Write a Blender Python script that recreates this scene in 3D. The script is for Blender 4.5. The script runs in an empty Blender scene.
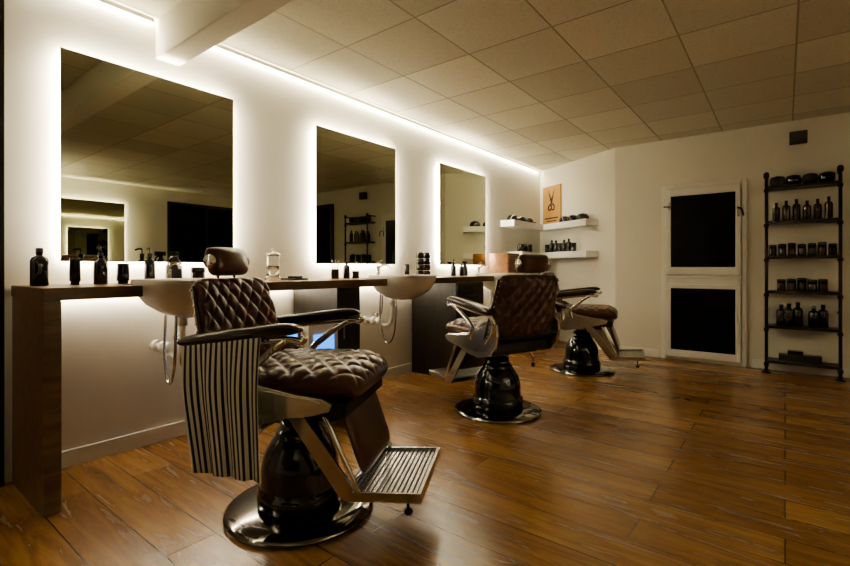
import bpy, bmesh, math, random
from mathutils import Matrix, Vector
random.seed(4)
S = bpy.context.scene
COL = S.collection

# ------------------------------------------------------------------ materials
def new_mat(name):
    m = bpy.data.materials.new(name); m.use_nodes = True
    nt = m.node_tree
    return m, nt, nt.nodes['Principled BSDF']

def mat(name, col, rough=0.5, metal=0.0, coat=0.0, noise=0.0, nscale=40, bump=0.0, trans=0.0, spec=0.5):
    m, nt, b = new_mat(name)
    b.inputs['Base Color'].default_value = (*col, 1)
    b.inputs['Roughness'].default_value = rough
    b.inputs['Metallic'].default_value = metal
    b.inputs['Coat Weight'].default_value = coat
    b.inputs['Transmission Weight'].default_value = trans
    b.inputs['Specular IOR Level'].default_value = spec
    if noise or bump:
        tc = nt.nodes.new('ShaderNodeTexCoord')
        n = nt.nodes.new('ShaderNodeTexNoise'); n.inputs['Scale'].default_value = nscale
        n.inputs['Detail'].default_value = 4
        nt.links.new(tc.outputs['Object'], n.inputs['Vector'])
        if noise:
            r = nt.nodes.new('ShaderNodeMix'); r.data_type = 'RGBA'
            r.inputs[6].default_value = (*[c*(1-noise) for c in col], 1)
            r.inputs[7].default_value = (*[min(1, c*(1+noise)) for c in col], 1)
            nt.links.new(n.outputs['Fac'], r.inputs[0])
            nt.links.new(r.outputs[2], b.inputs['Base Color'])
        if bump:
            bp = nt.nodes.new('ShaderNodeBump'); bp.inputs['Strength'].default_value = bump
            bp.inputs['Distance'].default_value = 0.003
            nt.links.new(n.outputs['Fac'], bp.inputs['Height'])
            nt.links.new(bp.outputs['Normal'], b.inputs['Normal'])
    return m

def emis(name, col, s):
    m, nt, b = new_mat(name)
    b.inputs['Base Color'].default_value = (*col, 1)
    b.inputs['Emission Color'].default_value = (*col, 1)
    b.inputs['Emission Strength'].default_value = s
    return m

def wood(name, c1, c2, scale, rough, stretch=(1, 12, 12)):
    m, nt, b = new_mat(name)
    tc = nt.nodes.new('ShaderNodeTexCoord'); mp = nt.nodes.new('ShaderNodeMapping')
    mp.inputs['Scale'].default_value = stretch
    n = nt.nodes.new('ShaderNodeTexNoise'); n.inputs['Scale'].default_value = scale
    n.inputs['Detail'].default_value = 8; n.inputs['Distortion'].default_value = 0.6
    cr = nt.nodes.new('ShaderNodeValToRGB')
    cr.color_ramp.elements[0].position = 0.3; cr.color_ramp.elements[0].color = (*c1, 1)
    cr.color_ramp.elements[1].position = 0.7; cr.color_ramp.elements[1].color = (*c2, 1)
    L = nt.links.new
    L(tc.outputs['Object'], mp.inputs[0]); L(mp.outputs[0], n.inputs['Vector'])
    L(n.outputs['Fac'], cr.inputs[0]); L(cr.outputs[0], b.inputs['Base Color'])
    b.inputs['Roughness'].default_value = rough
    return m

def floor_mat():
    m, nt, b = new_mat('oak_laminate'); L = nt.links.new; N = nt.nodes.new
    tc = N('ShaderNodeTexCoord')
    br = N('ShaderNodeTexBrick'); br.offset = 0.37; br.offset_frequency = 2
    br.inputs['Scale'].default_value = 1
    br.inputs['Brick Width'].default_value = 1.3; br.inputs['Row Height'].default_value = 0.19
    br.inputs['Mortar Size'].default_value = 0.0022; br.inputs['Mortar Smooth'].default_value = 0.2
    br.inputs['Bias'].default_value = 0
    br.inputs['Color1'].default_value = (0.29, 0.150, 0.055, 1)
    br.inputs['Color2'].default_value = (0.46, 0.265, 0.108, 1)
    br.inputs['Mortar'].default_value = (0.07, 0.035, 0.014, 1)
    L(tc.outputs['Object'], br.inputs['Vector'])
    mp = N('ShaderNodeMapping'); mp.inputs['Scale'].default_value = (0.8, 7.0, 1)
    n = N('ShaderNodeTexNoise'); n.inputs['Scale'].default_value = 2.4; n.inputs['Detail'].default_value = 8
    n.inputs['Roughness'].default_value = 0.62; n.inputs['Distortion'].default_value = 1.0
    sp = N('ShaderNodeSeparateXYZ'); L(tc.outputs['Object'], sp.inputs[0])
    dv = N('ShaderNodeMath'); dv.operation = 'DIVIDE'; dv.inputs[1].default_value = 0.19; L(sp.outputs[1], dv.inputs[0])
    fl = N('ShaderNodeMath'); fl.operation = 'FLOOR'; L(dv.outputs[0], fl.inputs[0])
    ml = N('ShaderNodeMath'); ml.operation = 'MULTIPLY'; ml.inputs[1].default_value = 7.31; L(fl.outputs[0], ml.inputs[0])
    cb = N('ShaderNodeCombineXYZ'); L(ml.outputs[0], cb.inputs[0]); L(ml.outputs[0], cb.inputs[2])
    add = N('ShaderNodeVectorMath'); add.operation = 'ADD'
    L(tc.outputs['Object'], mp.inputs[0]); L(mp.outputs[0], add.inputs[0]); L(cb.outputs[0], add.inputs[1]); L(add.outputs[0], n.inputs['Vector'])
    cr = N('ShaderNodeValToRGB')
    cr.color_ramp.elements[0].position = 0.30; cr.color_ramp.elements[0].color = (0.44, 0.38, 0.31, 1)
    cr.color_ramp.elements[1].position = 0.62; cr.color_ramp.elements[1].color = (1.1, 1.08, 1.0, 1)
    L(n.outputs['Fac'], cr.inputs[0])
    mx = N('ShaderNodeMix'); mx.data_type = 'RGBA'; mx.blend_type = 'MULTIPLY'; mx.inputs[0].default_value = 1
    L(br.outputs['Color'], mx.inputs[6]); L(cr.outputs[0], mx.inputs[7]); L(mx.outputs[2], b.inputs['Base Color'])
    mr = N('ShaderNodeMapRange'); mr.inputs[3].default_value = 0.33; mr.inputs[4].default_value = 0.19
    L(n.outputs['Fac'], mr.inputs[0]); L(mr.outputs[0], b.inputs['Roughness'])
    bp = N('ShaderNodeBump'); bp.inputs['Strength'].default_value = 0.22; bp.inputs['Distance'].default_value = 0.002
    sub = N('ShaderNodeMath'); sub.operation = 'SUBTRACT'
    L(n.outputs['Fac'], sub.inputs[0]); L(br.outputs['Fac'], sub.inputs[1]); L(sub.outputs[0], bp.inputs['Height'])
    L(bp.outputs[0], b.inputs['Normal'])
    b.inputs['Specular IOR Level'].default_value = 0.95
    return m

def ceil_mat():
    m, nt, b = new_mat('ceiling_tiles'); L = nt.links.new; N = nt.nodes.new
    tc = N('ShaderNodeTexCoord'); mp = N('ShaderNodeMapping'); mp.inputs['Location'].default_value = (0.54, 0.25, 0)
    br = N('ShaderNodeTexBrick'); br.offset = 0.0
    br.inputs['Scale'].default_value = 1
    br.inputs['Brick Width'].default_value = 0.6; br.inputs['Row Height'].default_value = 0.6
    br.inputs['Mortar Size'].default_value = 0.006; br.inputs['Mortar Smooth'].default_value = 0.1
    br.inputs['Color1'].default_value = (0.66, 0.64, 0.54, 1)
    br.inputs['Color2'].default_value = (0.86, 0.84, 0.73, 1)
    br.inputs['Mortar'].default_value = (0.44, 0.42, 0.32, 1)
    L(tc.outputs['Object'], mp.inputs[0]); L(mp.outputs[0], br.inputs['Vector'])
    n = N('ShaderNodeTexNoise'); n.inputs['Scale'].default_value = 90; n.inputs['Detail'].default_value = 3
    L(tc.outputs['Object'], n.inputs['Vector'])
    cr = N('ShaderNodeValToRGB'); cr.color_ramp.elements[0].position = 0.3
    cr.color_ramp.elements[0].color = (0.85, 0.85, 0.85, 1); cr.color_ramp.elements[1].position = 0.5
    L(n.outputs['Fac'], cr.inputs[0])
    mx = N('ShaderNodeMix'); mx.data_type = 'RGBA'; mx.blend_type = 'MULTIPLY'; mx.inputs[0].default_value = 1
    L(br.outputs['Color'], mx.inputs[6]); L(cr.outputs[0], mx.inputs[7]); L(mx.outputs[2], b.inputs['Base Color'])
    bp = N('ShaderNodeBump'); bp.invert = True; bp.inputs['Strength'].default_value = 0.5; bp.inputs['Distance'].default_value = 0.01
    L(br.outputs['Fac'], bp.inputs['Height']); L(bp.outputs[0], b.inputs['Normal'])
    b.inputs['Roughness'].default_value = 0.9
    return m

def stripe_mat():
    m, nt, b = new_mat('striped_cotton'); L = nt.links.new; N = nt.nodes.new
    uv = N('ShaderNodeUVMap'); uv.uv_map = 'UVMap'
    sp = N('ShaderNodeSeparateXYZ'); L(uv.outputs[0], sp.inputs[0])
    mu = N('ShaderNodeMath'); mu.operation = 'MULTIPLY'; mu.inputs[1].default_value = 15
    fr = N('ShaderNodeMath'); fr.operation = 'FRACT'
    gt = N('ShaderNodeMath'); gt.operation = 'GREATER_THAN'; gt.inputs[1].default_value = 0.55
    L(sp.outputs[0], mu.inputs[0]); L(mu.outputs[0], fr.inputs[0]); L(fr.outputs[0], gt.inputs[0])
    mx = N('ShaderNodeMix'); mx.data_type = 'RGBA'
    mx.inputs[6].default_value = (0.70, 0.68, 0.62, 1); mx.inputs[7].default_value = (0.03, 0.027, 0.027, 1)
    L(gt.outputs[0], mx.inputs[0]); L(mx.outputs[2], b.inputs['Base Color'])
    b.inputs['Roughness'].default_value = 0.85
    return m

WARM = (1.0, 0.90, 0.68)
M_wall = mat('wall_paint', (0.81, 0.785, 0.70), 0.75, noise=0.02, nscale=8, bump=0.15)
M_white = mat('white_lacquer', (0.88, 0.87, 0.82), 0.4)
M_floor = floor_mat(); M_ceil = ceil_mat()
M_mirror = mat('mirror_glass', (0.56, 0.57, 0.45), 0.01, 1.0)
M_led = emis('led_mirror', WARM, 110)
M_led2 = emis('led_cove', WARM, 40)
M_led3 = emis('led_under', WARM, 44)
M_counter = wood('counter_wood', (0.10, 0.056, 0.03), (0.20, 0.12, 0.065), 4, 0.35, (6, 1, 6))
M_darkwood = wood('dark_wood', (0.012, 0.009, 0.007), (0.03, 0.022, 0.016), 5, 0.4, (6, 6, 1))
M_boxwood = wood('box_wood', (0.16, 0.07, 0.024), (0.28, 0.13, 0.05), 5, 0.45, (6, 1, 6))
M_leather = mat('brown_leather', (0.078, 0.028, 0.017), 0.28, coat=0.4, noise=0.25, nscale=25, bump=0.25)
M_leatherD = mat('dark_leather', (0.03, 0.015, 0.011), 0.26, coat=0.4, noise=0.2, nscale=25, bump=0.2)
M_chrome = mat('chrome', (0.80, 0.79, 0.75), 0.10, 1.0)
M_dchrome = mat('smoked_chrome', (0.26, 0.25, 0.23), 0.10, 1.0)
M_satin = mat('satin_aluminium', (0.68, 0.67, 0.63), 0.24, 1.0, noise=0.08, nscale=30)
M_rib = mat('footplate_recess', (0.20, 0.19, 0.17), 0.4, 0.9)
M_enamel = mat('polished_casting', (0.72, 0.70, 0.65), 0.22, 0.9, coat=0.4)
M_black = mat('black_gloss', (0.010, 0.009, 0.009), 0.14, coat=0.5)
M_blackm = mat('black_matte', (0.018, 0.017, 0.016), 0.5)
M_iron = mat('black_iron', (0.034, 0.022, 0.022), 0.45, 0.6, noise=0.2)
M_spk = mat('grey_metal', (0.07, 0.065, 0.055), 0.45, 0.3)
M_porc = mat('porcelain', (0.76, 0.73, 0.66), 0.12, coat=0.6)
M_plast = mat('white_plastic', (0.78, 0.76, 0.7), 0.35)
M_glass = mat('clear_glass', (0.95, 0.97, 0.95), 0.03, trans=1.0)
M_darkglass = mat('night_glass', (0.004, 0.004, 0.004), 0.12, spec=0.15)
M_amber = mat('amber_plastic', (0.045, 0.022, 0.010), 0.2, coat=0.4)
M_blue = emis('blue_display', (0.03, 0.24, 0.75), 1.9)
M_poster = mat('poster_kraft', (0.46, 0.27, 0.10), 0.7, noise=0.2, nscale=6)
M_stripe = stripe_mat()

# ------------------------------------------------------------------ builder
class B:
    def __init__(s):
        s.v = []; s.f = []; s.m = []; s.sm = []; s.mats = []
    def mi(s, m):
        if m not in s.mats: s.mats.append(m)
        return s.mats.index(m)
    def add(s, vs, fs, m, smooth=False, M=None):
        o = len(s.v)
        for p in vs:
            p = Vector(p)
            if M is not None: p = M @ p
            s.v.append(tuple(p))
        i = s.mi(m)
        for f in fs:
            s.f.append([a+o for a in f]); s.m.append(i); s.sm.append(smooth)
        return s
    def box(s, x0, x1, y0, y1, z0, z1, m, M=None):
        vs = [(x0,y0,z0),(x1,y0,z0),(x1,y1,z0),(x0,y1,z0),(x0,y0,z1),(x1,y0,z1),(x1,y1,z1),(x0,y1,z1)]
        fs = [(0,3,2,1),(4,5,6,7),(0,1,5,4),(1,2,6,5),(2,3,7,6),(3,0,4,7)]
        return s.add(vs, fs, m, False, M)
    def lathe(s, prof, c, m, seg=32, sx=1, sy=1, M=None, power=2, smooth=True):
        vs = []; fs = []
        n = len(prof)
        for r, z in prof:
            for k in range(seg):
                a = 2*math.pi*k/seg
                ca, sa = math.cos(a), math.sin(a)
                if power != 2:
                    q = (abs(ca)**power+abs(sa)**power)**(-1/power)
                    ca *= q; sa *= q
                vs.append((c[0]+r*ca*sx, c[1]+r*sa*sy, c[2]+z))
        for i in range(n-1):
            for k in range(seg):
                k2 = (k+1) % seg
                fs.append((i*seg+k, i*seg+k2, (i+1)*seg+k2, (i+1)*seg+k))
        fs.append(tuple(reversed(range(seg))))
        fs.append(tuple((n-1)*seg+k for k in range(seg)))
        return s.add(vs, fs, m, smooth, M)
    def tube(s, pts, r, m, seg=12, smooth_path=True, M=None):
        P = [Vector(p) for p in pts]
        if smooth_path and len(P) > 2:
            Q = []
            for i in range(len(P)-1):
                p0 = P[max(i-1,0)]; p1 = P[i]; p2 = P[i+1]; p3 = P[min(i+2,len(P)-1)]
                for k in range(6):
                    t = k/6
                    Q.append(0.5*((2*p1)+(-p0+p2)*t+(2*p0-5*p1+4*p2-p3)*t*t+(-p0+3*p1-3*p2+p3)*t**3))
            Q.append(P[-1]); P = Q
        vs = []; fs = []
        prev = None
        for i, p in enumerate(P):
            d = (P[min(i+1,len(P)-1)]-P[max(i-1,0)]).normalized()
            if prev is None:
                a = Vector((0,0,1)) if abs(d.z) < .9 else Vector((1,0,0))
                n = d.cross(a).normalized()
            else:
                n = (prev - d*prev.dot(d)).normalized()
            prev = n; bb = d.cross(n)
            for k in range(seg):
                a = 2*math.pi*k/seg
                vs.append(p+n*math.cos(a)*r+bb*math.sin(a)*r)
        for i in range(len(P)-1):
            for k in range(seg):
                k2 = (k+1) % seg
                fs.append((i*seg+k, i*seg+k2, (i+1)*seg+k2, (i+1)*seg+k))
        fs.append(tuple(reversed(range(seg)))); fs.append(tuple((len(P)-1)*seg+k for k in range(seg)))
        return s.add(vs, fs, m, True, M)
    def prism(s, outline, y0, y1, m, M=None):
        n = len(outline)
        vs = [(x, y0, z) for x, z in outline]+[(x, y1, z) for x, z in outline]
        fs = [tuple(range(n)), tuple(reversed(range(n, 2*n)))]
        for i in range(n):
            j = (i+1) % n
            fs.append((i, i+n, j+n, j))
        return s.add(vs, fs, m, False, M)
    def pillow(s, a, b, h, m, fn, N=24, cell=None, depth=0.008, both=True, e=8):
        vs = []; fs = []
        W = N+1
        for side in (1, -1):
            for i in range(W):
                for j in range(W):
                    u = math.sin((i/N*2-1)*math.pi/2); v = math.sin((j/N*2-1)*math.pi/2)
                    ed = max(0, (1-abs(u)**e))**.5*max(0, (1-abs(v)**e))**.5
                    x = a*u*(1-.07*v**6); y = b*v*(1-.07*u**6)
                    z = h*ed*(0.85+0.15*(1-u*u)*(1-v*v))
                    if cell and (side > 0 or both):
                        g = 0
                        for q in ((x*1.15+y)/cell, (x*1.15-y)/cell):
                            d = abs(q-round(q))*cell*.65
                            g = max(g, math.exp(-(d/.007)**2))
                            g += .35*math.exp(-(d/.02)**2)
                        z -= depth*min(g, 1.3)*ed
                    vs.append(fn(x, y, side*z))
        o = 0
        for side in range(2):
            for i in range(N):
                for j in range(N):
                    q = (o+i*W+j, o+(i+1)*W+j, o+(i+1)*W+j+1, o+i*W+j+1)
                    fs.append(q if side == 0 else tuple(reversed(q)))
            o += W*W
        return s.add(vs, fs, m, True)
    def done(s, name, parent=None, bevel=0, loc=None, rotz=None):
        me = bpy.data.meshes.new(name); me.from_pydata(s.v, [], s.f)
        for m in s.mats: me.materials.append(m)
        for i, p in enumerate(me.polygons):
            p.material_index = s.m[i]; p.use_smooth = s.sm[i]
        bm = bmesh.new(); bm.from_mesh(me); bmesh.ops.recalc_face_normals(bm, faces=bm.faces)
        bm.to_mesh(me); bm.free()
        ob = bpy.data.objects.new(name, me); COL.objects.link(ob)
        if parent: ob.parent = parent
        if loc: ob.location = loc
        if rotz is not None: ob.rotation_euler = (0, 0, rotz)
        if bevel:
            md = ob.modifiers.new('bevel', 'BEVEL'); md.width = bevel; md.segments = 2
            md.limit_method = 'ANGLE'; md.angle_limit = math.radians(50)
        return ob

def empty(name, loc=(0,0,0), rotz=0):
    e = bpy.data.objects.new(name, None); COL.objects.link(e)
    e.location = loc; e.rotation_euler = (0, 0, rotz); e.empty_display_size = .1
    return e

XL, XR, YB, YN, H = -3.0, 3.4, 6.0, -2.2, 2.54
# ------------------------------------------------------------------ room shell
B().box(XL-.1, XR+.1, YN-.1, 7.0, -.1, 0, M_floor).done('floor')
B().box(XL-.1, XR+.1, YN-.1, 7.0, H, H+.1, M_ceil).done('ceiling')
B().box(XL-.1, XL, YN-.1, 6.79, 0, H, M_wall).done('wall_left')
B().box(-1.665, XR, YB, YB+.1, 0, H, M_wall).done('wall_back')
B().box(XR, XR+.1, YN, YB+.1, 0, H, M_wall).done('wall_right')
B().box(XL, XR, YN-.1, YN, 0, H, M_wall).done('wall_near')
DA = math.atan2(-.79, 1.335); DL = math.hypot(.79, 1.335)
Mdiag = Matrix.Translation((XL, 6.79, 0)) @ Matrix.Rotation(DA, 4, 'Z')
B().box(-.1, DL, 0, .1, 0, H, M_wall, Mdiag).done('wall_corner')
B().box(XL, XL+.016, .6, 6.75, 0, .09, M_white).done('baseboard_left', bevel=.003)
B().box(.03, DL-.02, -.016, 0, 0, .09, M_white, Mdiag).done('baseboard_corner', bevel=.003)
bb = B(); bb.box(-1.64, -1.16, YB-.016, YB, 0, .09, M_white); bb.box(-.28, .93, YB-.016, YB, 0, .09, M_white)
bb.done('baseboard_back', bevel=.003)
B().box(XL, XR, 1.22, 1.36, 2.31, H, M_wall).done('ceiling_beam', bevel=.006)
B().box(XL, XL+.03, .28, .53, 0, H, M_blackm).done('trim_1')

for (a, b_) in ((-2.0, 1.20), (1.38, 6.70)):
    c = B(); c.box(XL+.002, XL+.03, a, b_, H-.016, H-.002, M_led2); c.box(XL+.0305, XL+.034, a, b_, H-.03, H-.002, M_satin)
    c.done('led_strip_light')

# ------------------------------------------------------------------ mirrors
def wall_mirror(y0, y1, z0=1.085, z1=2.19, side=-1):
    e = empty('wall_mirror', ((XL if side < 0 else XR), (y0+y1)/2, (z0+z1)/2), 0 if side < 0 else math.pi)
    w = (y1-y0)/2; h = (z1-z0)/2
    B().box(.040, .046, -w, w, -h, h, M_mirror).done('glass', e)
    g = B(); g.box(.034, .0398, -w+.002, w-.002, -h+.002, h-.002, M_satin); g.box(0.001, .034, -w+.08, w-.08, -h+.08, h-.08, M_white)
    g.done('backing_panel', e)
    l = B(); i = .026; t = .012
    l.box(.012, .030, -w+i, w-i, h-i-t, h-i, M_led); l.box(.012, .030, -w+i, w-i, -h+i, -h+i+t, M_led)
    l.box(.012, .030, -w+i, -w+i+t, -h+i+t, h-i-t, M_led); l.box(.012, .030, w-i-t, w-i, -h+i+t, h-i-t, M_led)
    l.done('led_halo', e)
wall_mirror(.745, 1.695); wall_mirror(2.40, 3.355); wall_mirror(4.08, 5.05)
wall_mirror(2.3, 3.26, side=1)

# ------------------------------------------------------------------ styling counter
CT = .965; CF = -2.46
ctr = empty('styling_counter')
basY = [1.22, 2.97, 4.66]
segs = [(.56, basY[0]-.275), (basY[0]+.275, basY[1]-.275), (basY[1]+.275, basY[2]-.275), (basY[2]+.275, 5.75)]
c = B()
for a, b_ in segs: c.box(XL+.001, CF, a, b_, CT-.055, CT, M_counter)
for y in basY: c.box(XL+.001, -2.77, y-.275, y+.275, CT-.055, CT, M_counter)
c.done('worktop', ctr, bevel=.003)
c = B(); c.box(XL+.02, CF, .56, .625, 0, CT-.056, M_counter); c.done('end_panel_near', ctr, bevel=.003)
B().box(XL+.02, CF, 5.70, 5.75, 0, CT-.056, M_counter).done('end_panel_far', ctr, bevel=.003)
c = B(); c.box(XL+.02, CF-.02, 2.2, 2.42, 0, CT-.056, M_darkwood); c.box(CF-.0199, CF-.01, 2.21, 2.41, .06, CT-.08, M_darkwood)
c.box(CF-.01, CF+.005, 2.24, 2.25, .55, .70, M_satin); c.done('cabinet_1', ctr, bevel=.003)
c = B(); c.box(XL+.02, CF+.02, 3.63, 4.12, 0, CT-.056, M_darkwood)
for k in range(4): c.box(CF+.0201, CF+.032, 3.64, 4.11, .06+k*.21, .06+k*.21+.2, M_darkwood); c.box(CF+.032, CF+.045, 3.8, 3.95, .15+k*.21, .16+k*.21, M_satin)
c.done('cabinet_2', ctr, bevel=.003)
c = B()
for a, b_ in ((.68,2.18),(2.44,3.6),(4.15,5.68)): c.box(XL+.021, XL+.035, a, b_, .896, .908, M_led3)
c.done('under_counter_led', ctr)

B().box(-2.92, -2.42, 1.88, 2.17, 0, .43, M_darkwood).done('low_stand', bevel=.004)
c = B(); c.box(-2.85, -2.44, 1.92, 2.17, .43, .69, M_plast); c.box(-2.82, -2.52, 1.91, 1.92, .48, .65, M_blackm)
c.box(-2.80, -2.54, 1.905, 1.91, .495, .625, M_blue); c.box(-2.49, -2.48, 1.90, 1.92, .49, .64, M_satin)
c.box(-2.44, -2.432, 1.96, 2.13, .49, .61, M_blue)
c.done('uv_steriliser_cabinet', bevel=.006)

# ------------------------------------------------------------------ wash basins
def basin(y):
    e = empty('wash_basin', (-2.53, y, 0))
    prof = [(.30,.79),(.52,.81),(.78,.86),(.95,.925),(1,.965),(1,.985),(.985,.992),(.92,.99),(.88,.965),(.78,.90),(.5,.85),(.15,.835),(.05,.833)]
    B().lathe(prof, (0,0,0), M_porc, 48, .235, .27, power=3.2).done('bowl', e)
    B().lathe([(.02,.8335),(.028,.835),(.028,.838),(.0,.839)], (0,0,0), M_chrome, 20).done('drain', e)
    t = B(); t.lathe([(.026,0),(.026,.01),(.018,.02),(.016,.09),(.018,.1),(.005,.105)], (-.29, 0, CT), M_chrome, 20)
    t.tube([(-.29,0,CT+.08),(-.24,0,CT+.11),(-.18,0,CT+.11),(-.15,0,CT+.085)], .010, M_chrome)
    t.tube([(-.29,0,CT+.1),(-.30,.0,CT+.125),(-.26,.0,CT+.15)], .006, M_chrome)
    t.done('mixer_tap', e)
    p = B()
    p.tube([(-.12,0,.80),(-.12,0,.66),(-.14,0,.58),(-.20,0,.55),(-.26,0,.57),(-.30,0,.59),(-.36,0,.59),(-.455,0,.59)], .017, M_plast, 14)
    for x in (-.44, -.34, -.27): p.lathe([(.0,-.018),(.036,-.018),(.036,.018),(.0,.018)], (0,0,0), M_plast, 18, M=Matrix.Translation((x,0,.585)) @ Matrix.Rotation(math.pi/2, 4, 'Y'))
    p.lathe([(.028,0),(.028,.05),(.022,.06)], (-.12,0,.73), M_plast, 18)
    p.tube([(-.02,-.08,.82),(.0,-.09,.70),(-.02,-.09,.52),(-.08,-.08,.43),(-.15,-.07,.44),(-.20,-.06,.56),(-.22,-.05,.70),(-.22,-.04,.90)], .008, M_satin, 10)
    p.tube([(-.46,.12,.62),(-.40,.12,.62),(-.36,.12,.66),(-.34,.11,.84)], .007, M_chrome, 10)
    p.lathe([(.0,-.02),(.022,-.02),(.022,.02),(.0,.02)], (0,0,0), M_chrome, 14, M=Matrix.Translation((-.44,.12,.62)) @ Matrix.Rotation(math.pi/2, 4, 'Y'))
    p.done('drain_and_hose', e)
for y in basY: basin(y)

# ------------------------------------------------------------------ barber chairs
def barber_chair(loc, ang):
    E = empty('barber_chair', (loc[0], loc[1], 0), ang)
    B().lathe([(.30,0),(.315,.006),(.315,.016),(.30,.026),(.24,.036),(.19,.042),(.0,.043)], (0,0,0), M_dchrome, 64).done('base_disc', E)
    B().lathe([(.172,.043),(.182,.05),(.184,.09),(.178,.112),(.170,.118),(.168,.124),(.166,.19),(.158,.235),(.145,.27),(.128,.30),(.112,.322),(.106,.33),(.106,.345),
               (.096,.352),(.088,.37),(.082,.40),(.0,.40)], (0,0,0), M_black, 48).done('column_bell', E)
    B().lathe([(.055,.40),(.055,.47),(.0,.47)], (0,0,0), M_chrome, 24).done('lift_piston', E)
    f = B()
    f.box(-.20,.22,-.20,.20,.45,.485,M_blackm); f.box(-.25,.30,-.25,.25,.485,.54,M_blackm)
    f.done('seat_frame', E, bevel=.006)
    def sf(x, y, z): 
        X = x+.055
        return (X, y, .605+z-(.35*max(0, X-.20)**2*4)+.02*max(0,X))
    B().pillow(.29, .265, .070, M_leather, sf, 90, .115, .012, both=False).done('seat_cushion', E)
    lean = math.radians(14)
    up = Vector((-math.sin(lean), 0, math.cos(lean))); nr = Vector((math.cos(lean), 0, math.sin(lean))); o = Vector((-.315, 0, .79))
    def bf(x, y, z):
        return tuple(o+Vector((0,1,0))*x*(1-.08*(y/.22)) + up*y + nr*(z+.45*x*x))
    B().pillow(.285, .22, .055, M_leather, bf, 90, .105, .012).done('back_cushion', E)
    t = B()
    for s_ in (-1, 1):
        pts = [bf(s_*.286, y, -.004) for y in (-.22,-.12,0,.12,.185)]
        t.tube(pts, .007, M_leatherD, 8)
        for k in range(12):
            q = bf(s_*.281, -.2+k*.034, -.02); t.lathe([(0,-.005),(.005,-.003),(.005,.003),(0,.005)], q, M_chrome, 8)
    t.tube([bf(x, -.212, -.02) for x in (-.26,-.12,0,.12,.26)], .016, M_blackm, 8)
    t.done('back_edge_trim', E)
    ho = o+up*.290+nr*.03
    def hf(x, y, z): return tuple(ho+Vector((0,1,0))*x+up*y+nr*z)
    B().pillow(.125, .064, .055, M_leather, hf, 24, e=4).done('headrest', E)
    t = B()
    for s_ in (-.06,.06): t.tube([hf(s_,-.12,-.03), hf(s_,-.04,-.02)], .006, M_chrome, 8, False)
    for s_ in (-1,1): t.lathe([(0,-.006),(.030,-.004),(.030,.004),(0,.006)], (0,0,0), M_chrome, 20, M=Matrix.Translation(hf(s_*.126,0,0)) @ Matrix.Rotation(math.pi/2,4,'X'))
    t.done('headrest_posts', E)
    for s_, nm in ((-1,'right'),(1,'left')):
        tilt = lambda X: .13*(X+.09)
        def af(x, y, z):
            X = x-.088
            return (X, s_*.325+y*(1-.35*max(0,x/.25)), .800+tilt(X)+z-.4*max(0,(X-.08))**2*3)
        B().pillow(.25, .040, .027, M_leatherD, af, 26, e=6).done('arm_pad_'+nm, E)
        a = B()
        a.tube([(-.32,s_*.325,.738),(-.15,s_*.325,.760),(.03,s_*.325,.784),(.12,s_*.325,.788),(.160,s_*.325,.782),(.172,s_*.325,.800)], .013, M_chrome, 10)
        a.tube([(.10,s_*.325,.785),(.05,s_*.32,.755),(-.02,s_*.305,.70),(-.08,s_*.295,.64),(-.06,s_*.29,.56)], .016, M_chrome, 10)
        a.tube([(-.31,s_*.325,.742),(-.335,s_*.315,.69),(-.30,s_*.30,.62),(-.22,s_*.285,.54)], .014, M_chrome, 10)
        a.done('arm_bracket_'+nm, E)
        p = B()
        out = [(-.26,.47),(-.315,.53),(-.335,.61),(-.325,.68),(-.28,.705),(-.20,.69),(-.12,.645),(-.02,.60),(.12,.575),(.22,.565),(.26,.545),(.25,.52),(.18,.50),(.08,.485),(-.02,.455),(-.14,.44)]
        y0, y1 = (s_*.272, s_*.292)
        p.prism(out, min(y0,y1), max(y0,y1), M_enamel)
        inn = [(x*.86-.006, .565+(z-.565)*.72) for x, z in out]
        y0, y1 = (s_*.2925, s_*.298)
        p.prism(inn, min(y0,y1), max(y0,y1), M_satin)
        p.done('side_panel_'+nm, E, bevel=.005)
    L = B()
    for s_ in (-1, 1):
        yy = s_*.225
        L.add([(.03,yy-.006,.50),(.085,yy-.006,.525),(.325,yy-.006,.215),(.30,yy-.006,.165),(.27,yy-.006,.175),(.03,yy+.006,.50),(.085,yy+.006,.525),(.325,yy+.006,.215),(.30,yy+.006,.165),(.27,yy+.006,.175)],
              [(0,1,2,3,4),(9,8,7,6,5),(0,5,6,1),(1,6,7,2),(2,7,8,3),(3,8,9,4),(4,9,5,0)], M_satin)
        L.tube([(.20,yy*1.02,.50),(.345,yy*1.02,.20)], .011, M_chrome, 8, False)
        L.lathe([(0,-.012),(.02,-.012),(.02,.012),(0,.012)], (0,0,0), M_chrome, 14, M=Matrix.Translation((.06,yy*1.03,.505)) @ Matrix.Rotation(math.pi/2,4,'X'))
    L.tube([(.29,-.225,.19),(.29,.225,.19)], .012, M_chrome, 10, False)
    L.done('legrest_linkage', E, bevel=.002)
    d = Vector((.10,0,-.29)).normalized(); nn = Vector((.945,0,.326)).normalized(); oo = Vector((.305,0,.385))
    B().pillow(.20, .145, .022, M_leather, lambda x,y,z: tuple(oo+Vector((0,1,0))*x-d*y+nn*z), 40).done('calf_pad', E)
    F = B()
    ft = math.radians(4)
    MF = Matrix.Translation((.30, 0, .185)) @ Matrix.Rotation(-ft, 4, 'Y')
    F.box(0,.27,-.225,.225,-.012,-.004, M_rib, MF)
    for k in range(13): F.box(.006+k*.0202,.019+k*.0202,-.22,.22,-.004,.005,M_satin,MF)
    F.box(-.005,.0,-.23,.23,-.016,.014,M_satin,MF); F.box(.27,.284,-.23,.23,-.02,.016,M_satin,MF)
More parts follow.
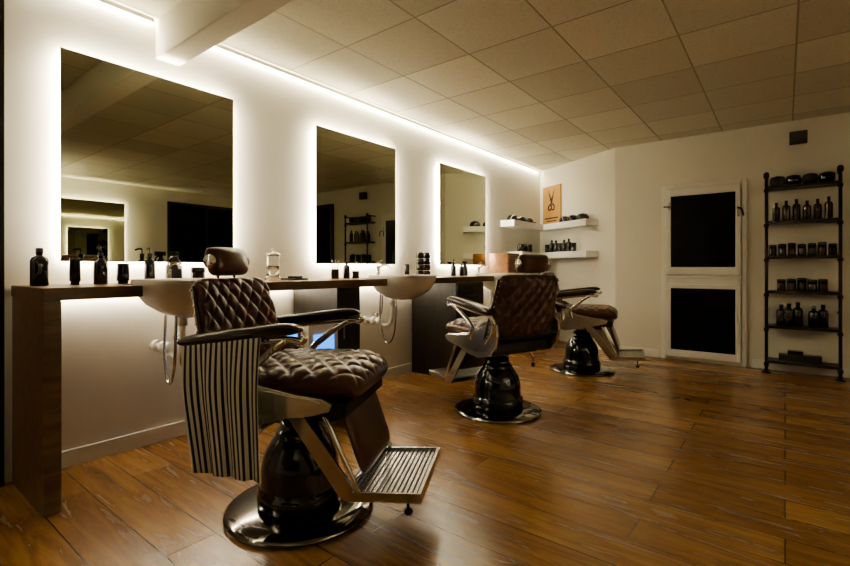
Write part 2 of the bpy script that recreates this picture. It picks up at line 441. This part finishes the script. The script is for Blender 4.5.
    for s_ in (-1,1): F.box(0,.27,s_*.2255-.005,s_*.2255+.005,-.02,.016,M_satin,MF)
    F.tube([(.215,-.16,-.012),(.215,-.16,-.075)], .005, M_iron, 8, False, MF)
    F.lathe([(0,-.1),(.013,-.095),(.017,-.085),(.013,-.075),(0,-.072)], (.215,-.16,0), M_iron, 14, M=MF)
    F.done('footrest', E, bevel=.0015)
    l = B(); l.tube([(-.02,-.16,.44),(-.05,-.26,.42),(-.06,-.30,.36),(-.03,-.325,.32)], .009, M_chrome, 10)
    l.lathe([(0,-.02),(.014,-.015),(.016,0),(.014,.015),(0,.02)], (-.03,-.325,.31), M_black, 14)
    l.done('pump_lever', E)
    return E

A1 = math.radians(27)
C1 = (-1.68, 1.28)
barber_chair(C1, A1)
barber_chair((-1.67, 3.03), math.radians(159))
barber_chair((-1.65, 4.76), math.radians(14))

def towel():
    nx, nz = 60, 30
    vs = []; fs = []; uvs = []
    for i in range(nx+1):
        for j in range(nz+1):
            u = i/nx; v = j/nz
            x = -.300+.32*u+.06*v*(1-u)+.015*v
            fold = .009*math.sin(u*math.pi*6+.6)*min(1, v*3)+.004*math.sin(u*math.pi*13+1)*v
            y = -.368-.03*math.sin(min(1, v*2)*math.pi/2)-fold
            z = .785+.13*(x+.09)*(1-v)-v*.475-.02*u*v
            vs.append((x, y, z)); uvs.append((u, v))
    W = nz+1
    for i in range(nx):
        for j in range(nz):
            fs.append((i*W+j, (i+1)*W+j, (i+1)*W+j+1, i*W+j+1))
    me = bpy.data.meshes.new('striped_towel'); me.from_pydata(vs, [], fs)
    ul = me.uv_layers.new(name='UVMap')
    for lp in me.loops: ul.data[lp.index].uv = uvs[lp.vertex_index]
    me.materials.append(M_stripe)
    for p in me.polygons: p.use_smooth = True
    ob = bpy.data.objects.new('striped_towel', me); COL.objects.link(ob)
    ob.location = (C1[0], C1[1], 0); ob.rotation_euler = (0,0,A1)
    md = ob.modifiers.new('s','SOLIDIFY'); md.thickness = .004; md.offset = 1
towel()

# ------------------------------------------------------------------ door (two-leaf stable door)
D = empty('door_1', (-.73, YB, 0))
f = B()
f.box(-.41,-.365,-.03,.0,0,2.0,M_white); f.box(.365,.41,-.03,0,0,2.0,M_white); f.box(-.365,.365,-.03,0,1.955,2.0,M_white)
f.done('frame', D, bevel=.004)
def leaf(z0, z1, nm, gz0, gz1):
    l = B()
    gx = .31
    l.box(-.36,-gx,-.045,-.002,z0,z1,M_white); l.box(gx,.36,-.045,-.002,z0,z1,M_white)
    l.box(-gx,gx,-.045,-.002,z0,gz0,M_white); l.box(-gx,gx,-.045,-.002,gz1,z1,M_white)
    l.box(-gx,gx,-.03,-.01,gz0,gz1,M_darkglass)
    l.done(nm, D, bevel=.004)
leaf(.04, .955, 'lower_leaf', .12, .82)
leaf(.975, 1.95, 'upper_leaf', 1.06, 1.87)
h = B(); h.box(-.36,.36,-.07,-.0455,.93,.96,M_white); h.box(-.36,.36,-.06,-.0455,.855,.868,M_white); h.done('ledge', D, bevel=.004)
h = B()
h.box(.325,.35,-.056,-.0455,1.60,1.76,M_satin); h.tube([(.338,-.056,1.69),(.338,-.10,1.69),(.37,-.105,1.67),(.385,-.105,1.60)], .009, M_iron, 10)
h.box(-.335,-.315,-.052,-.0455,1.70,1.80,M_satin); h.tube([(-.325,-.05,1.75),(-.325,-.085,1.75),(-.375,-.085,1.75)], .008, M_iron, 10)
h.done('latch', D)
w = B(); w.box(XR-.03, XR-.001, 4.0, 5.5, .9, 2.32, M_blackm)
w.box(XR-.035, XR-.03, 4.06, 4.72, .96, 2.26, M_darkglass); w.box(XR-.035, XR-.03, 4.78, 5.44, .96, 2.26, M_darkglass); w.done('window_1')
w = B(); w.box(.95, 1.95, YB-.05, YB-.001, 0, 2.28, M_blackm); w.box(1.01,1.89,YB-.056,YB-.05,.1,2.2,M_darkglass); w.done('door_2')
w = B(); w.box(-1.5, 2.2, YN+.001, YN+.05, .5, 2.2, M_blackm); w.box(-1.42,.3,YN+.05,YN+.056,.58,2.12,M_darkglass); w.box(.4,2.12,YN+.05,YN+.056,.58,2.12,M_darkglass); w.done('window_2')

# ------------------------------------------------------------------ small goods
def bottle(b, x, y, z, r, h, m, cap=M_black, pump=False):
    b.lathe([(r*.92,0),(r,.004),(r,h*.66),(r*.85,h*.74),(r*.36,h*.80),(r*.36,h*.84)], (x,y,z), m, 18)
    b.lathe([(r*.42,h*.84),(r*.42,h*1.0),(r*.1,h*1.0)], (x,y,z), cap, 14)
    if pump:
        b.tube([(x,y,z+h*.98),(x,y,z+h*1.14)], r*.12, cap, 8, False)
        b.tube([(x,y,z+h*1.15),(x+.012,y-.01,z+h*1.17),(x+.03,y-.025,z+h*1.13)], r*.2, cap, 8)
def tubeb(b, x, y, z, r, h, m):
    b.lathe([(r*.8,0),(r*.8,h*.14),(r,h*.15),(r,h*.5),(r*.95,h*.9),(r*.95,h)], (x,y,z), m, 16, 1, 1)
def jar(b, x, y, z, r, h, m, lid=M_black):
    b.lathe([(r*.95,0),(r,.003),(r,h*.62),(r*.9,h*.66)], (x,y,z), m, 18); b.lathe([(r*1.02,h*.66),(r*1.02,h*.97),(r*.9,h)], (x,y,z), lid, 18)
def spray(b, x, y, z, r, h, m):
    b.lathe([(r*.95,0),(r,.004),(r,h*.55),(r*.4,h*.72),(r*.4,h*.78)], (x,y,z), m, 18)
    b.box(x-.014,x+.014,y-.035,y+.02,z+h*.80,z+h*.93,M_black); b.lathe([(r*.45,h*.76),(r*.45,h*.82)],(x,y,z),M_black,12)
    b.tube([(x,y-.02,z+h*.8),(x,y-.035,z+h*.7),(x,y-.03,z+h*.62)], .005, M_black, 8)
z = CT
b = B(); bottle(b,-2.80,.625,z,.036,.180,M_black); b.done('hair_product_bottle')
b = B(); tubeb(b,-2.80,.765,z,.024,.135,M_black); b.done('cream_tube')
b = B(); bottle(b,-2.80,.875,z,.032,.165,M_black,pump=True); b.done('pump_bottle')
b = B(); tubeb(b,-2.82,.985,z,.030,.11,M_black); b.done('cream_tube')
b = B(); spray(b,-2.86,1.275,z,.036,.20,M_blackm); b.done('spray_bottle')
b = B(); bottle(b,-2.90,1.15,z,.028,.17,M_black,pump=True); b.done('pump_bottle')
b = B(); jar(b,-2.84,1.40,z,.04,.09,M_amber); b.done('wax_jar')
b = B(); b.lathe([(.052,0),(.055,.004),(.050,.02),(.043,.03),(.043,.155),(.047,.165)], (-2.76,1.87,z), M_glass, 28)
b.lathe([(.034,.034),(.034,.10),(.0,.101)], (-2.76,1.87,z), M_glass, 20)
b.lathe([(.049,.1655),(.049,.18),(.03,.192),(.008,.197),(.008,.207),(.012,.214),(.0,.22)], (-2.76,1.87,z), M_chrome, 28); b.done('disinfectant_jar')
b = B(); b.box(-2.85,-2.7,2.0,2.12,z,z+.012,M_blackm); b.tube([(-2.8,2.02,z+.02),(-2.74,2.10,z+.02)],.008,M_black); b.done('clipper_tray')
b = B(); b.lathe([(.03,0),(.032,.07),(.036,.075),(.026,.075),(.024,.012),(0,.011)], (-2.80,2.46,z), M_black, 20)
for k in range(4): b.tube([(-2.80+.008*k-.012,2.455,z+.02),(-2.80+.02*k-.03,2.45+.01*k,z+.15)],.004,M_black,6,False)
b.done('comb_cup')
b = B(); bottle(b,-2.82,2.60,z,.026,.14,M_black); b.done('hair_product_bottle')
b = B(); jar(b,-2.80,2.68,z,.03,.06,M_black); b.done('wax_jar')
b = B(); tubeb(b,-2.8,3.34,z,.024,.12,M_black); b.done('cream_tube')
b = B()
for k in range(4):
    for q in (-.04,.04): b.lathe([(.030,0),(.038,.008),(.038,.048),(.030,.058)], (-2.80,3.59+q*1.3,z+k*.060), M_black, 18)
b.done('stacked_wax_jars')
b = B(); bottle(b,-2.82,4.14,z,.028,.15,M_black,pump=True); b.done('pump_bottle')
b = B(); bottle(b,-2.80,4.27,z,.026,.13,M_black); b.done('hair_product_bottle')
b = B(); spray(b,-2.85,4.42,z,.03,.17,M_blackm); b.done('spray_bottle')
b = B(); b.box(-2.97,-2.70,5.16,5.48,z,z+.27,M_boxwood)
for k in range(2): b.box(-2.6999,-2.69,5.17,5.47,z+.015+k*.125,z+.13+k*.125,M_boxwood); b.lathe([(0,0),(.01,0),(.01,.012),(0,.014)],(0,0,0),M_satin,12,M=Matrix.Translation((-2.69,5.32,z+.07+k*.125)) @ Matrix.Rotation(math.pi/2,4,'Y'))
b.done('wooden_drawer_chest', bevel=.005)

# ------------------------------------------------------------------ floating corner shelves
def fshelf(z0, ya):
    b = B(); b.box(XL+.001, XL+.20, ya, 6.62, z0, z0+.085, M_white); b.box(.20, 1.26, -.20, -.001, z0, z0+.085, M_white, Mdiag)
    b.done('floating_shelf', bevel=.003)
fshelf(1.60, 5.52); fshelf(1.19, 5.75)
zt = 1.685
b = B()
for y in (5.66, 5.88, 6.10): b.lathe([(.085,0),(.088,.01),(.08,.04),(.055,.07),(.0,.085)], (-2.89,y,zt), M_black, 24); b.box(-2.83,-2.78,y-.05,y+.05,zt,zt+.012,M_black)
b.done('black_caps')
b = B()
for s_ in (.72,.88,1.08):
    p = Mdiag @ Vector((s_,-.10,zt)); b.lathe([(.08,0),(.083,.01),(.08,.05),(.055,.08),(.0,.095)], p, M_black, 24); 
b.done('black_caps')
zt = 1.275
b = B()
for k, s_ in enumerate((.32,.42,.52,.60,.70,.80,.90)):
    p = Mdiag @ Vector((s_,-.10,zt)); (bottle if k % 3 else jar)(b, p[0],p[1],p[2], .036, (.17 if k % 3 else .12)+.01*(k%2), M_black)
b.done('grooming_products')
b = B()
for k, y in enumerate((5.85,5.95,6.06,6.2)): (jar if k%2 else bottle)(b,-2.89,y,zt,.03,.11,M_black)
b.done('grooming_products')
b = B(); Mp = Mdiag
b.box(.10,.52,-.022,-.004,1.70,2.27,M_poster,Mp)
Mq = Mdiag @ Matrix.Translation((.31,-.0235,2.03))
for s_ in (-1,1):
    R = Mq @ Matrix.Rotation(s_*math.radians(22),4,'Y')
    b.prism([(-.014,-.04),(.014,-.04),(.020,.02),(.0,.20),(-.020,.02)], -.002-.001*s_,.001-.001*s_, M_blackm, R)
    ring = [(.034*math.cos(a*math.pi/6), -.001*s_, -.085+.045*math.sin(a*math.pi/6)) for a in range(13)]
    b.tube(ring, .011, M_blackm, 6, False, R)
b.box(.15,.47,-.0235,-.0225,1.78,1.80,M_blackm,Mp); b.box(.19,.43,-.0235,-.0225,1.74,1.755,M_blackm,Mp)
b.done('scissors_poster')

# ------------------------------------------------------------------ pipe shelving rack
R = empty('pipe_shelf_rack', (.130, 5.88, 0))
hw = .278
p = B()
for s_ in (-1,1):
    x = s_*hw
    p.tube([(x,-.085,.012),(x,-.085,1.97)], .014, M_iron, 12, False)
    p.lathe([(.04,0),(.04,.01),(.02,.012),(.02,.035)], (x,-.085,0), M_iron, 20)
    p.lathe([(.020,1.95),(.024,1.96),(.024,1.995),(.012,2.01)], (x,-.085,0), M_iron, 16)
    for zz in (.62, 1.97):
        p.tube([(x,-.085,zz),(x,.118,zz)], .012, M_iron, 10, False)
    for k in range(6):
        zz = .10+.348*k
        p.lathe([(.021,-.03),(.021,.0)], (x,-.085,zz), M_iron, 14)
p.done('pipes', R)
sh = B()
for k in range(6): sh.box(-hw-.01, hw+.01, -.10, .11, .10+.348*k, .128+.348*k, M_darkwood)
sh.done('shelf_boards', R, bevel=.003)
def row(k, kind, xs, r, h, m):
    b = B()
    for i, x in enumerate(xs):
        zz = .128+.348*k; y = 5.90-.03*(i%2)
        kind(b, .130+x, y, zz, r, h*(1+.06*((i*7)%3-1)), m)
    return b
fr = lambda n, w=.23: [-w+2*w*i/(n-1) for i in range(n)]
b = B()
for i, x in enumerate(fr(4,.19)): b.lathe([(.04,0),(.062,.02),(.064,.06),(.055,.095),(.02,.105)], (.130+x,5.89,.128+.348*5), M_black if i%2 else M_blackm, 20)
b.done('shaving_bowls')
row(4, bottle, fr(6,.20), .032, .20, M_amber).done('shampoo_bottles')
row(3, jar, fr(7), .032, .12, M_amber).done('pomade_jars')
row(2, jar, fr(5,.16), .036, .12, M_amber).done('beard_balm_jars')
row(1, bottle, [-.16,-.10,-.03,.09,.16], .042, .22, M_black).done('shampoo_bottles')
b = B(); b.box(-.05,.28,5.84,5.95,.128,.19,M_blackm); b.box(.02,.14,5.85,5.94,.19,.23,M_black); b.done('product_boxes')

b = B(); b.box(.035,.175,5.91,5.98,2.29,2.41,M_spk)
for k in range(5): b.box(.05,.16,5.90,5.91,2.302+k*.021,2.314+k*.021,M_spk)
b.box(.08,.13,5.98,5.999,2.33,2.38,M_iron); b.done('wall_speaker', bevel=.004)

# ------------------------------------------------------------------ unseen uplighters, added as fill to brighten ceiling and chairs
def added_torchiere(x, y, W):
    e = empty('added_fill_lamp', (x, y, 0))
    b = B(); b.lathe([(.14,0),(.14,.015),(.03,.03),(.012,.05),(.012,1.70),(.0,1.70)], (0,0,0), M_iron, 28); b.done('stand', e)
    b = B(); b.lathe([(.02,1.70),(.09,1.72),(.15,1.79),(.16,1.82),(.15,1.82),(.085,1.735),(.0,1.715)], (0,0,0), M_satin, 32); b.done('bowl_shade', e)
    ld = bpy.data.lights.new('fill_uplight', 'AREA'); ld.shape = 'DISK'; ld.size = .14; ld.energy = W; ld.color = (1,.88,.66)
    lo = bpy.data.objects.new('fill_uplight', ld); COL.objects.link(lo); lo.parent = e; lo.location = (0,0,1.765); lo.rotation_euler = (math.pi,0,0)
added_torchiere(2.7, 1.6, 16); added_torchiere(.6, -1.7, 5)

# ------------------------------------------------------------------ camera, world, colour
cam = bpy.data.cameras.new('camera'); co = bpy.data.objects.new('camera', cam); COL.objects.link(co)
co.location = (0, 0, 1.05); co.rotation_euler = (math.pi/2, 0, math.radians(37.75))
cam.sensor_width = 36; cam.lens = 465/850*36; cam.shift_y = -15/850; cam.clip_start = .05
S.camera = co
wd = bpy.data.worlds.new('world'); S.world = wd; wd.use_nodes = True
wd.node_tree.nodes['Background'].inputs[0].default_value = (.02,.018,.012,1)
try:
    S.view_settings.view_transform = 'AgX'; S.view_settings.look = 'AgX - Medium High Contrast'
    S.view_settings.exposure = 0.5
except Exception: pass
